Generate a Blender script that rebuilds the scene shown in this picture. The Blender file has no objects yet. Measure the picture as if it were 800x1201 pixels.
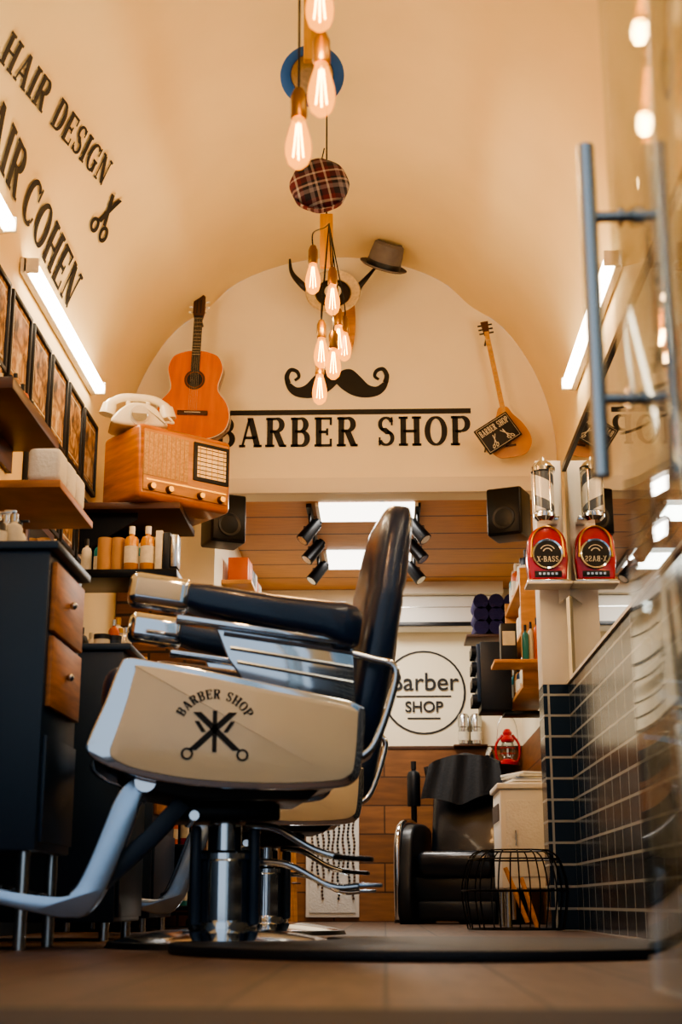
import bpy, bmesh, math, random
from mathutils import Vector, Matrix
random.seed(7)
R=math.radians
# ------------------------------------------------------------ camera maths
F=1688.0; CX=400.0; CY=600.5
TH=R(15.24); PSI=R(1.7); HC=.12
CAM=Vector((0,0,HC))
fwd=Vector((-math.sin(PSI)*math.cos(TH), math.cos(PSI)*math.cos(TH), math.sin(TH)))
right=Vector((math.cos(PSI), math.sin(PSI),0)); up=right.cross(fwd)
def ray(u,v): return fwd*F+right*(u-CX)+up*(CY-v)
def PY(u,v,y):
    d=ray(u,v); return CAM+d*(y/d.y)
# ------------------------------------------------------------ materials
def C(h):
    h=h.lstrip('#'); o=[]
    for i in (0,2,4):
        x=int(h[i:i+2],16)/255
        o.append(x/12.92 if x<=.04045 else ((x+.055)/1.055)**2.4)
    return tuple(o)
MATS={}
def mat(name,col,rough=.5,metal=0,noise=0,ns=8,bump=0,bs=60,coat=0,em=None,es=0,stretch=None):
    if name in MATS: return MATS[name]
    if isinstance(col,str): col=C(col)
    m=bpy.data.materials.new(name); m.use_nodes=True; nt=m.node_tree; p=nt.nodes['Principled BSDF']
    p.inputs['Base Color'].default_value=(*col,1); p.inputs['Roughness'].default_value=rough
    p.inputs['Metallic'].default_value=metal
    if coat: p.inputs['Coat Weight'].default_value=coat; p.inputs['Coat Roughness'].default_value=.08
    if em is not None:
        e=C(em) if isinstance(em,str) else em
        p.inputs['Emission Color'].default_value=(*e,1); p.inputs['Emission Strength'].default_value=es
    if noise or bump:
        tc=nt.nodes.new('ShaderNodeTexCoord'); mp=nt.nodes.new('ShaderNodeMapping')
        if stretch: mp.inputs['Scale'].default_value=stretch
        nt.links.new(tc.outputs['Object'],mp.inputs['Vector'])
    if noise:
        n=nt.nodes.new('ShaderNodeTexNoise'); n.inputs['Scale'].default_value=ns; n.inputs['Detail'].default_value=5
        nt.links.new(mp.outputs[0],n.inputs['Vector'])
        r=nt.nodes.new('ShaderNodeValToRGB'); r.color_ramp.elements[0].position=.3; r.color_ramp.elements[1].position=.7
        r.color_ramp.elements[0].color=(*[c*(1-noise) for c in col],1); r.color_ramp.elements[1].color=(*[min(1,c*(1+noise)) for c in col],1)
        nt.links.new(n.outputs['Fac'],r.inputs['Fac']); nt.links.new(r.outputs['Color'],p.inputs['Base Color'])
    if bump:
        n=nt.nodes.new('ShaderNodeTexNoise'); n.inputs['Scale'].default_value=bs; n.inputs['Detail'].default_value=4
        nt.links.new(mp.outputs[0],n.inputs['Vector'])
        b=nt.nodes.new('ShaderNodeBump'); b.inputs['Strength'].default_value=bump; b.inputs['Distance'].default_value=.01
        nt.links.new(n.outputs['Fac'],b.inputs['Height']); nt.links.new(b.outputs[0],p.inputs['Normal'])
    MATS[name]=m; return m
def brick(name,c1,c2,mortar,bw,rh,ms,axes='XY',rough=.4,offset=.5,grain=0,coat=0,bump=.3,gs=(3,40,1),spec=.5):
    m=bpy.data.materials.new(name); m.use_nodes=True; nt=m.node_tree; p=nt.nodes['Principled BSDF']
    tc=nt.nodes.new('ShaderNodeTexCoord'); sp=nt.nodes.new('ShaderNodeSeparateXYZ'); cb=nt.nodes.new('ShaderNodeCombineXYZ')
    nt.links.new(tc.outputs['Object'],sp.inputs[0])
    nt.links.new(sp.outputs[axes[0]],cb.inputs[0]); nt.links.new(sp.outputs[axes[1]],cb.inputs[1])
    b=nt.nodes.new('ShaderNodeTexBrick'); b.offset=offset
    b.inputs['Color1'].default_value=(*C(c1),1); b.inputs['Color2'].default_value=(*C(c2),1); b.inputs['Mortar'].default_value=(*C(mortar),1)
    b.inputs['Scale'].default_value=1; b.inputs['Mortar Size'].default_value=ms; b.inputs['Brick Width'].default_value=bw; b.inputs['Row Height'].default_value=rh
    nt.links.new(cb.outputs[0],b.inputs['Vector'])
    col=b.outputs['Color']
    if grain:
        mp=nt.nodes.new('ShaderNodeMapping'); mp.inputs['Scale'].default_value=gs
        nt.links.new(cb.outputs[0],mp.inputs['Vector'])
        n=nt.nodes.new('ShaderNodeTexNoise'); n.inputs['Scale'].default_value=2; n.inputs['Detail'].default_value=6
        nt.links.new(mp.outputs[0],n.inputs['Vector'])
        r=nt.nodes.new('ShaderNodeValToRGB'); r.color_ramp.elements[0].position=.3;r.color_ramp.elements[1].position=.7
        r.color_ramp.elements[0].color=(1-grain,)*3+(1,)
        nt.links.new(n.outputs['Fac'],r.inputs[0])
        mx=nt.nodes.new('ShaderNodeMix'); mx.data_type='RGBA'; mx.blend_type='MULTIPLY'; mx.inputs[0].default_value=1
        nt.links.new(col,mx.inputs[6]); nt.links.new(r.outputs[0],mx.inputs[7]); col=mx.outputs[2]
    nt.links.new(col,p.inputs['Base Color']); p.inputs['Roughness'].default_value=rough
    p.inputs['Specular IOR Level'].default_value=spec
    if coat: p.inputs['Coat Weight'].default_value=coat; p.inputs['Coat Roughness'].default_value=.05
    bp=nt.nodes.new('ShaderNodeBump'); bp.invert=True; bp.inputs['Strength'].default_value=bump; bp.inputs['Distance'].default_value=.004
    nt.links.new(b.outputs['Fac'],bp.inputs['Height']); nt.links.new(bp.outputs[0],p.inputs['Normal'])
    return m
plaster=mat('cream_plaster','#EED7A6',.75,noise=.05,ns=1.6,bump=.15,bs=7)
plaster_w=mat('pale_plaster','#F3E7CB',.75,noise=.02,ns=3,bump=.1,bs=14)
white=mat('white_paint','#EDE9E0',.5,noise=.02)
fascia=mat('fascia_paint','#E4DAC6',.55)
navyL=mat('navy_leather','#0F2A4C',.28,bump=.12,bs=120,coat=.3,noise=.15)
blackL=mat('black_leather','#0C131C',.3,bump=.12,bs=90,coat=.3,noise=.15)
navyP=mat('navy_laminate','#142C44',.4,noise=.12,ns=3)
sillM=mat('navy_sill','#081426',.7)
dark=mat('black_plastic','#0B121A',.4,noise=.1)
blackm=mat('black_metal','#0A0C10',.35,metal=.6)
decal=mat('black_vinyl','#121316',.6)
chrome=mat('chrome','#DDE3EA',.09,metal=1,bump=.02,bs=4)
satin=mat('polished_aluminium','#B4C8DE',.26,metal=1,noise=.06)
steel=mat('brushed_steel','#C4C6C6',.24,metal=1)
cream=mat('cream_enamel','#F2E4C2',.3,coat=.5,noise=.02)
woodO=mat('orange_wood','#B0661F',.35,noise=.3,ns=5,coat=.4,stretch=(1,1,9))
woodL=mat('light_wood','#C58A4B',.4,noise=.25,ns=4,stretch=(1,1,8))
woodF=mat('drawer_wood','#A9713C',.5,noise=.35,ns=5,stretch=(1,1,9))
woodD=mat('dark_wood','#4A2A14',.45,noise=.35,ns=4,stretch=(1,1,8))
woodY=mat('yellow_wood','#D39A3E',.45,noise=.2,ns=6,stretch=(8,8,1))
guitarO=mat('guitar_orange','#D0651E',.2,noise=.14,ns=3,coat=.8,stretch=(9,1,1))
guitarS=mat('guitar_side','#6B2A10',.25,coat=.6,noise=.2)
red=mat('red_gloss','#B0121A',.2,coat=.6,noise=.05)
gold=mat('gold','#C9963A',.3,metal=1)
brass=mat('brass_socket','#7A5A2A',.35,metal=.8)
creamP=mat('ivory_plastic','#EADFC4',.3,coat=.4,noise=.02)
grill=mat('speaker_cloth','#C9A06A',.8,noise=.25,ns=90)
tubeE=mat('tube_light','#FFFFFF',.4,em='#FFEBCC',es=28)
panelE=mat('panel_light','#FFFFFF',.4,em='#FFF8EC',es=4.5)
glow=mat('dial_glow','#C8A060',.3,em='#FFC27A',es=.6,noise=.3,ns=30)
rubber=mat('rubber_mat','#0A121C',.5,bump=.3,bs=150,noise=.1)
purple=mat('purple_towel','#221C4A',.9,bump=.5,bs=80,noise=.2)
whitec=mat('white_towel','#E8E6E0',.9,bump=.4,bs=80,noise=.05)
grey=mat('grey_felt','#6E6866',.85,noise=.12,ns=20,bump=.2)
blueh=mat('blue_brim','#1E5CA8',.6,noise=.08)
straw=mat('straw','#D8C29A',.7,noise=.15,ns=60)
horn=mat('dark_horn','#231C1A',.35,noise=.3,ns=10)
teal=mat('teal_plastic','#1F7E80',.35,noise=.05); orangeP=mat('orange_plastic','#C8602A',.4,noise=.05)
amber=mat('amber_bottle','#C98A2E',.15,coat=.6,noise=.1)
tan=mat('kraft_paper','#B78A58',.75,noise=.1)
label=mat('paper_label','#DDD4BE',.7,noise=.08,ns=40)
mirror=mat('mirror_silver','#C9D0D4',.015,metal=1,noise=.01)
capecl=mat('black_cape_cloth','#0B0E14',.7,noise=.1,bump=.3,bs=60)
def glassmat(name,tint,k=1.0):
    m=bpy.data.materials.new(name); m.use_nodes=True; nt=m.node_tree; nt.nodes.clear()
    o=nt.nodes.new('ShaderNodeOutputMaterial'); t=nt.nodes.new('ShaderNodeBsdfTransparent'); g=nt.nodes.new('ShaderNodeBsdfGlossy')
    t.inputs[0].default_value=(*tint,1); g.inputs['Roughness'].default_value=0
    f=nt.nodes.new('ShaderNodeFresnel'); f.inputs[0].default_value=1.5
    ml=nt.nodes.new('ShaderNodeMath'); ml.operation='MULTIPLY'; ml.inputs[1].default_value=k
    mx=nt.nodes.new('ShaderNodeMixShader')
    nt.links.new(f.outputs[0],ml.inputs[0]); nt.links.new(ml.outputs[0],mx.inputs[0]); nt.links.new(t.outputs[0],mx.inputs[1]); nt.links.new(g.outputs[0],mx.inputs[2]); nt.links.new(mx.outputs[0],o.inputs[0])
    return m
glass=glassmat('door_glass',(.86,.9,.89),.6)
bulbg=bpy.data.materials.new('bulb_glass'); bulbg.use_nodes=True
nt=bulbg.node_tree; nt.nodes.clear()
o=nt.nodes.new('ShaderNodeOutputMaterial'); t=nt.nodes.new('ShaderNodeBsdfTransparent'); t.inputs[0].default_value=(1,.7,.32,1)
e=nt.nodes.new('ShaderNodeEmission'); e.inputs[0].default_value=(1,.36,.05,1); e.inputs[1].default_value=4
mx=nt.nodes.new('ShaderNodeMixShader'); mx.inputs[0].default_value=.45
nt.links.new(t.outputs[0],mx.inputs[1]); nt.links.new(e.outputs[0],mx.inputs[2]); nt.links.new(mx.outputs[0],o.inputs[0])
filam=mat('filament','#FFC070',.5,em='#FFA840',es=70)
def plaidmat():
    m=bpy.data.materials.new('plaid_wool'); m.use_nodes=True; nt=m.node_tree; p=nt.nodes['Principled BSDF']
    tc=nt.nodes.new('ShaderNodeTexCoord'); mp=nt.nodes.new('ShaderNodeMapping'); mp.inputs['Rotation'].default_value=(0,R(14),0)
    nt.links.new(tc.outputs['Object'],mp.inputs[0]); sp=nt.nodes.new('ShaderNodeSeparateXYZ'); nt.links.new(mp.outputs[0],sp.inputs[0]); cols=[]
    for ax in('X','Z'):
        k=nt.nodes.new('ShaderNodeMath'); k.operation='MULTIPLY'; k.inputs[1].default_value=7.5; nt.links.new(sp.outputs[ax],k.inputs[0])
        f=nt.nodes.new('ShaderNodeMath'); f.operation='FRACT'; nt.links.new(k.outputs[0],f.inputs[0])
        r=nt.nodes.new('ShaderNodeValToRGB'); cr=r.color_ramp; cr.interpolation='CONSTANT'
        cr.elements[0].color=(*C('#5A1A24'),1); cr.elements[1].position=.92; cr.elements[1].color=(*C('#1A1620'),1)
        for pos,cc in((.2,'#B9AFAA'),(.27,'#5A1A24'),(.4,'#1C1A26'),(.6,'#77727C'),(.74,'#1C1A26'),(.84,'#A89A96')):
            q=cr.elements.new(pos); q.color=(*C(cc),1)
        nt.links.new(f.outputs[0],r.inputs[0]); cols.append(r)
    mx=nt.nodes.new('ShaderNodeMix'); mx.data_type='RGBA'; mx.inputs[0].default_value=.5
    nt.links.new(cols[0].outputs[0],mx.inputs[6]); nt.links.new(cols[1].outputs[0],mx.inputs[7])
    nt.links.new(mx.outputs[2],p.inputs['Base Color']); p.inputs['Roughness'].default_value=.9
    return m
plaid=plaidmat()
def printmat(name,sc,cols):
    m=bpy.data.materials.new(name); m.use_nodes=True; nt=m.node_tree; p=nt.nodes['Principled BSDF']
    tc=nt.nodes.new('ShaderNodeTexCoord'); v=nt.nodes.new('ShaderNodeTexNoise'); v.inputs['Scale'].default_value=sc; v.inputs['Detail'].default_value=3; v.inputs['Distortion'].default_value=1.5
    nt.links.new(tc.outputs['Object'],v.inputs['Vector'])
    r=nt.nodes.new('ShaderNodeValToRGB'); r.color_ramp.elements[0].position=.35; r.color_ramp.elements[1].position=.65
    r.color_ramp.elements[0].color=(*C(cols[0]),1); r.color_ramp.elements[1].color=(*C(cols[2]),1); x=r.color_ramp.elements.new(.5); x.color=(*C(cols[1]),1)
    nt.links.new(v.outputs['Fac'],r.inputs[0]); nt.links.new(r.outputs[0],p.inputs['Base Color']); p.inputs['Roughness'].default_value=.5
    return m
print1=printmat('vintage_print_a',11,('#2A1C12','#8A6238','#D8B98A'))
print2=printmat('vintage_print_b',7,('#3A2A1E','#A87A48','#E2CDA6'))
floorM=brick('floor_planks','#6A5444','#594434','#382A21',1.2,.2,.004,'YX',.5,.37,grain=.4,bump=.2,gs=(2,14,1),spec=.35)
tileM=brick('navy_tiles','#101E2E','#15273A','#A9AFB0',.2,.1,.006,'YZ',.18,0,bump=.5,spec=.3)
tileX=brick('navy_tiles_front','#101E2E','#15273A','#A9AFB0',.2,.1,.006,'XZ',.18,0,bump=.5,spec=.3)
plankW=brick('wall_wood_planks','#9C683C','#7E5028','#4A2D15',.9,.2,.005,'XZ',.4,.4,grain=.4,bump=.3,gs=(2,14,1))
plankWY=brick('wall_wood_planks_side','#9C683C','#7E5028','#4A2D15',.9,.2,.005,'YZ',.4,.4,grain=.4,bump=.3,gs=(2,14,1))
ceilW=brick('ceiling_wood_panels','#D29350','#C48444','#4A2A14',3.0,.42,.012,'XY',.5,0,grain=.2,bump=.5,gs=(3,18,1))
# ------------------------------------------------------------ mesh builder
I4=Matrix.Identity(4)
def T(x,y,z): return Matrix.Translation((x,y,z))
def RX(a): return Matrix.Rotation(R(a),4,'X')
def RY(a): return Matrix.Rotation(R(a),4,'Y')
def RZ(a): return Matrix.Rotation(R(a),4,'Z')
def cat(pts,n=8,closed=True):
    P=[Vector(p) for p in pts]; N=len(P); out=[]
    rng=N if closed else N-1
    for i in range(rng):
        if closed: a,b,c,d=P[i-1],P[i],P[(i+1)%N],P[(i+2)%N]
        else: a,b,c,d=P[max(i-1,0)],P[i],P[i+1],P[min(i+2,N-1)]
        for k in range(n):
            t=k/n
            out.append(.5*((2*b)+(c-a)*t+(2*a-5*b+4*c-d)*t*t+(3*b-a-3*c+d)*t**3))
    if not closed: out.append(P[-1])
    return out
class B:
    def __init__(s): s.v=[];s.f=[];s.mi=[];s.mats=[];s.T=I4.copy()
    def mid(s,m):
        if m not in s.mats: s.mats.append(m)
        return s.mats.index(m)
    def raw(s,vs,fs,m,t=None):
        M=s.T@(t if t is not None else I4); o=len(s.v); k=s.mid(m)
        s.v+=[tuple(M@Vector(v)) for v in vs]; s.f+=[tuple(i+o for i in f) for f in fs]; s.mi+=[k]*len(fs)
    def bm(s,bm,m,t=None):
        bm.verts.index_update()
        s.raw([v.co.copy() for v in bm.verts],[[v.index for v in f.verts] for f in bm.faces],m,t); bm.free()
    def box(s,c,d,m,bev=0,rot=None,seg=2,t=None):
        b=bmesh.new(); bmesh.ops.create_cube(b,size=1); bmesh.ops.scale(b,vec=d,verts=b.verts)
        if bev: bmesh.ops.bevel(b,geom=list(b.edges),offset=min(bev,min(d)*.49),segments=seg,profile=.5,affect='EDGES')
        M=T(*c)
        if rot: M=M@RZ(rot[2])@RY(rot[1])@RX(rot[0])
        s.bm(b,m,(t@M) if t is not None else M)
    def cyl(s,p1,p2,r,m,r2=None,n=20,t=None):
        p1=Vector(p1);p2=Vector(p2); d=p2-p1
        b=bmesh.new(); bmesh.ops.create_cone(b,cap_ends=True,segments=n,radius1=r,radius2=r if r2 is None else r2,depth=d.length)
        M=T(*((p1+p2)/2))@d.to_track_quat('Z','Y').to_matrix().to_4x4()
        s.bm(b,m,(t@M) if t is not None else M)
    def sph(s,c,r,m,sc=(1,1,1),n=20,t=None):
        b=bmesh.new(); bmesh.ops.create_uvsphere(b,u_segments=n,v_segments=n//2,radius=r)
        M=T(*c)@Matrix.Diagonal((*sc,1)); s.bm(b,m,(t@M) if t is not None else M)
    def tube(s,pts,r,m,n=8,closed=False,t=None):
        P=[Vector(p) for p in pts]; N=len(P); rings=[]
        tan=[]
        for i in range(N):
            a=P[i-1] if (i or closed) else P[i]; b=P[(i+1)%N] if (i<N-1 or closed) else P[i]
            tan.append((b-a).normalized())
        nrm=tan[0].orthogonal().normalized()
        vs=[]
        for i in range(N):
            nrm=(nrm-tan[i]*nrm.dot(tan[i])).normalized(); bi=tan[i].cross(nrm)
            rr=r[i] if isinstance(r,(list,tuple)) else r
            for k in range(n):
                a=2*math.pi*k/n; vs.append(P[i]+nrm*math.cos(a)*rr+bi*math.sin(a)*rr)
        fs=[]
        for i in range(N if closed else N-1):
            j=(i+1)%N
            for k in range(n):
                fs.append((i*n+k,i*n+(k+1)%n,j*n+(k+1)%n,j*n+k))
        if not closed: fs+= [tuple(range(n))[::-1],tuple(range((N-1)*n,N*n))]
        s.raw(vs,fs,m,t)
    def lathe(s,prof,m,n=32,t=None):
        vs=[];fs=[]
        for r,z in prof:
            for k in range(n):
                a=2*math.pi*k/n; vs.append((max(r,.0002)*math.cos(a),max(r,.0002)*math.sin(a),z))
        for i in range(len(prof)-1):
            for k in range(n): fs.append((i*n+k,i*n+(k+1)%n,(i+1)*n+(k+1)%n,(i+1)*n+k))
        s.raw(vs,fs,m,t)
    def prism(s,poly,h,m,t=None,bev=0,seg=2):
        b=bmesh.new(); vs=[b.verts.new((p[0],p[1],0)) for p in poly]; f=b.faces.new(vs)
        g=bmesh.ops.extrude_face_region(b,geom=[f]); nv=[x for x in g['geom'] if isinstance(x,bmesh.types.BMVert)]
        bmesh.ops.translate(b,vec=(0,0,h),verts=nv); bmesh.ops.recalc_face_normals(b,faces=b.faces)
        if bev:
            ed=[e for e in b.edges if abs(e.verts[0].co.z-e.verts[1].co.z)<1e-6]
            bmesh.ops.bevel(b,geom=ed,offset=bev,segments=seg,profile=.5,affect='EDGES')
        s.bm(b,m,t)
    def loft(s,rings,m,t=None,cap=True):
        n=len(rings[0]); vs=[p for r in rings for p in r]; fs=[]
        for i in range(len(rings)-1):
            for k in range(n): fs.append((i*n+k,i*n+(k+1)%n,(i+1)*n+(k+1)%n,(i+1)*n+k))
        if cap: fs+=[tuple(range(n))[::-1],tuple(range((len(rings)-1)*n,len(rings)*n))]
        s.raw(vs,fs,m,t)
    def strip(s,pts,w,h,m,t=None,bev=0):
        P=[Vector((p[0],p[1],0)) for p in pts]; L=[];Rr=[]
        for i,p in enumerate(P):
            a=P[max(i-1,0)]; b=P[min(i+1,len(P)-1)]; d=(b-a).normalized(); nn=Vector((-d.y,d.x,0))
            ww=w[i] if isinstance(w,(list,tuple)) else w
            L.append(p+nn*ww/2); Rr.append(p-nn*ww/2)
        s.prism([(q.x,q.y) for q in L+Rr[::-1]],h,m,t,bev)
    def mesh(s,name,ang=38):
        me=bpy.data.meshes.new(name); me.from_pydata(s.v,[],s.f)
        for m in s.mats: me.materials.append(m)
        for p,k in zip(me.polygons,s.mi): p.material_index=k; p.use_smooth=True
        b=bmesh.new(); b.from_mesh(me); bmesh.ops.recalc_face_normals(b,faces=b.faces); b.to_mesh(me); b.free()
        me.update(); me.set_sharp_from_angle(angle=R(ang)); return me
    def build(s,name,loc=(0,0,0),rz=0,parent=None,ang=38):
        ob=bpy.data.objects.new(name,s.mesh(name,ang)); bpy.context.collection.objects.link(ob)
        ob.location=loc; ob.rotation_euler=(0,0,R(rz))
        if parent: ob.parent=parent
        return ob
def dup(ob,loc,rz=None):
    o=bpy.data.objects.new(ob.name.split('.')[0],ob.data); bpy.context.collection.objects.link(o); o.location=loc
    o.rotation_euler=ob.rotation_euler if rz is None else (0,0,R(rz)); return o
def XZ(y0): return T(0,y0,0)@RX(90)
# ------------------------------------------------------------ slab lettering
def letter(ch):
    W=.235;t=.095;sf=.085;hl=.19; L=[];wd=.95
    def l(x1,y1,x2,y2,w): L.append(('l',x1,y1,x2,y2,w))
    def srf(x,y,a=hl): l(x-a,y+(sf/2 if y<.5 else -sf/2),x+a,y+(sf/2 if y<.5 else -sf/2),sf)
    def arc(cx,cy,rx,ry,a0,a1,wk=W,wn=t): L.append(('a',cx,cy,rx,ry,a0,a1,wk,wn))
    if ch=='H':
        for x in(.2,.75): l(x,0,x,1,W);srf(x,0);srf(x,1)
        l(.2,.5,.75,.5,t)
    elif ch=='I': l(.2,0,.2,1,W);srf(.2,0);srf(.2,1);wd=.4
    elif ch=='A':
        l(.14,0,.44,1,t);l(.78,0,.46,1,W);l(.22,.32,.7,.32,t);srf(.14,0,.13);srf(.78,0,.17);wd=.95
    elif ch=='R':
        l(.2,0,.2,1,W);srf(.2,0);l(.03,1-sf/2,.45,1-sf/2,sf);arc(.45,.75,.24,.215,-90,90);l(.2,.53,.45,.53,t);l(.45,.53,.72,0,W);srf(.76,0,.12);wd=.9
    elif ch=='D': l(.2,0,.2,1,W);l(.03,sf/2,.42,sf/2,sf);l(.03,1-sf/2,.42,1-sf/2,sf);arc(.42,.5,.32,.46,-90,90);wd=.88
    elif ch=='E':
        l(.2,0,.2,1,W)
        for y in(sf/2,1-sf/2): l(.03,y,.72,y,sf)
        l(.2,.5,.55,.5,t);l(.7,0,.7,.27,t);l(.7,.73,.7,1,t);l(.55,.38,.55,.62,t);wd=.8
    elif ch=='S':
        arc(.38,.74,.24,.22,20,250,.17,t);arc(.38,.27,.26,.225,-160,80,.17,t);l(.24,.62,.52,.4,.19);l(.62,.7,.62,.98,t*.8);l(.12,.02,.12,.3,t*.8);wd=.76
    elif ch in'GC':
        arc(.46,.5,.34,.46,50,310)
        l(.76,.68,.76,1,t)
        if ch=='G': l(.72,.05,.72,.45,W*.9);l(.52,.45,.88,.45,sf)
        else: l(.7,.14,.78,.3,t)
        wd=.9
    elif ch=='O': arc(.46,.5,.35,.46,0,360);wd=.92
    elif ch=='N': l(.17,0,.17,1,t);l(.78,0,.78,1,t);l(.2,.96,.74,.04,W);srf(.17,0,.14);l(.0,1-sf/2,.25,1-sf/2,sf);srf(.78,1,.14);wd=.95
    elif ch=='B': l(.2,0,.2,1,W);l(.03,sf/2,.45,sf/2,sf);l(.03,1-sf/2,.43,1-sf/2,sf);l(.2,.52,.45,.52,t);arc(.43,.75,.22,.215,-90,90);arc(.45,.28,.26,.24,-90,90);wd=.85
    elif ch=='P': l(.2,0,.2,1,W);srf(.2,0);l(.03,1-sf/2,.45,1-sf/2,sf);l(.2,.48,.45,.48,t);arc(.45,.73,.26,.235,-90,90);wd=.85
    elif ch=='X': l(.12,1,.72,0,W);l(.72,1,.12,0,t);srf(.12,0,.12);srf(.72,0,.12);srf(.12,1,.12);srf(.72,1,.12);wd=.86
    elif ch=='-': l(.05,.45,.4,.45,.12);wd=.45
    else: wd=.5
    return L,wd
def strokes(b,L,fmap,m,ox=0):
    for s in L:
        if s[0]=='l':
            _,x1,y1,x2,y2,w=s; a=Vector((x1,y1));c=Vector((x2,y2)); d=(c-a).normalized(); nn=Vector((-d.y,d.x))
            K=6; vs=[];fs=[]
            if abs(d.x)>.1 and abs(d.y)>.4: nn=Vector((1/abs(d.y),0))*1.0
            for k in range(K+1):
                p=a.lerp(c,k/K)
                for q in(-.5,.5):
                    z=p+nn*w*q; vs.append(fmap(z.x+ox,z.y))
            fs=[(2*k,2*k+1,2*k+3,2*k+2) for k in range(K)]
        else:
            _,cx,cy,rx,ry,a0,a1,wk,wn=s; K=max(6,int(abs(a1-a0)/10)); vs=[]
            for k in range(K+1):
                a=R(a0+(a1-a0)*k/K); w=wn+(wk-wn)*abs(math.cos(a))
                for q in(-.5,.5):
                    vs.append(fmap(cx+ox+(rx+w*q)*math.cos(a),cy+(ry+w*q*.8)*math.sin(a)))
            fs=[(2*k,2*k+1,2*k+3,2*k+2) for k in range(K)]
        b.raw(vs,fs,m)
def textw(s,sp=.1): return sum(letter(c)[1]+sp for c in s)-sp
def slab(b,s,fmap,m,sp=.1,x0=0):
    x=x0
    for c in s:
        L,w=letter(c); strokes(b,L,fmap,m,x); x+=w+sp
def scissor_strokes(w=.09):
    L=[('l',.38,.3,.66,1,w),('l',.62,.3,.34,1,w),('a',.27,.15,.13,.14,0,360,w*.8,w*.8),('a',.73,.15,.13,.14,0,360,w*.8,w*.8)]
    return L
# ------------------------------------------------------------ ROOM
XL,XR=-1.5,1.0; XC=(XL+XR)/2; HW=(XR-XL)/2; SP=2.6; RISE=1.25; Y0=1.0; YS=7.9; YB=10.5; ZC=2.38
def vr(a):
    return 1-.03*math.exp(-((a-R(50))/.12)**2)-.03*math.exp(-((a-R(130))/.12)**2)
def vp(a,y,off=0):
    k=vr(a)
    return Vector((XC+(HW*k-off)*math.cos(a), y, SP+(RISE*k-off)*math.sin(a)))
b=B(); N=96; vs=[];fs=[]
for i in range(N+1):
    a=math.pi*i/N; vs+=[vp(a,Y0),vp(a,YS)]
fs=[(2*i,2*i+1,2*i+3,2*i+2) for i in range(N)]
b.raw(vs,fs,plaster); b.build('ceiling',ang=60)
b=B(); b.box(((XL-.05),(Y0+YS)/2,SP/2),(.1,YS-Y0,SP),plaster); b.build('wall_left')
b=B(); b.box((XL+.006,(Y0+YS)/2,.5),(.012,YS-Y0-.02,1.0),navyP); b.build('wall_left_lower_dark_sheet')  # navy sheet added so the lower left wall reads dark
b=B(); b.box((XR+.05,(Y0+YS)/2,SP/2),(.1,YS-Y0,SP),plaster); b.build('wall_right')
b=B(); b.box((-.25,4.5,-.05),(3.6,12.4,.1),floorM); b.build('floor')
b=B(); XJ=-.95
poly=[(XL,0),(XJ,0),(XJ,ZC),(XR,ZC),(XR,SP)]+[(vp(math.pi*i/48,0).x,vp(math.pi*i/48,0).z) for i in range(1,48)]+[(XL,SP)]
b.prism(poly,.15,plaster_w,XZ(YS+.15)); b.build('wall_sign')
b=B(); b.box(((XJ+XR)/2,YS-.015,ZC+.045),(XR-XJ,.03,.09),fascia,.004); b.build('trim_1')
b=B(); b.box(((XJ+XR)/2,YB+.05,1.2),(XR-XJ+.2,.1,2.4),plaster_w); b.build('wall_back')
b=B(); b.box((XJ-.05,(YS+.15+YB)/2,1.2),(.1,YB-YS-.15,2.4),plaster_w); b.build('wall_back_left')
b=B(); b.box((XR+.05,(YS+YB)/2,1.2),(.1,YB-YS,2.4),plaster_w); b.build('wall_back_right')
b=B(); b.box(((XJ+XR)/2,(YS+.15+YB)/2,ZC+.03),(XR-XJ,YB-YS-.15,.06),ceilW); b.build('ceiling_back_room')
b=B(); b.box(((XJ+XR)/2,YB-.01,.6),(XR-XJ,.02,1.2),plankW); b.box(((XJ+XR)/2,YB-.015,1.21),(XR-XJ,.03,.02),woodD); b.build('wall_back_panelling')
b=B(); b.box((XR-.01,(8.1+YB)/2,.6),(.02,YB-8.1,1.2),plankWY); b.build('wall_back_right_panelling')
b=B(); b.box((-.2,1.35,.006),(2.6,.56,.012),sillM,.003); b.build('trim_door_sill')
b=B(); b.box((.95,4.0,.575),(.1,6.0,1.15),tileM); b.box((.945,4.0,1.158),(.11,6.0,.015),white); b.build('wall_right_tile_wainscot')
b=B(); b.box((.84,7.1,.575),(.13,.2,1.15),tileX); b.box((.84,7.1,1.15+.57),(.13,.2,1.14),white,.004); b.build('trim_pillar')
b=B(); b.box((.925,4.6,1.7),(.01,4.78,1.06),mirror)
b.box((.925,4.6,2.245),(.03,4.8,.03),blackm)
b.build('wall_mirror')
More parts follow.
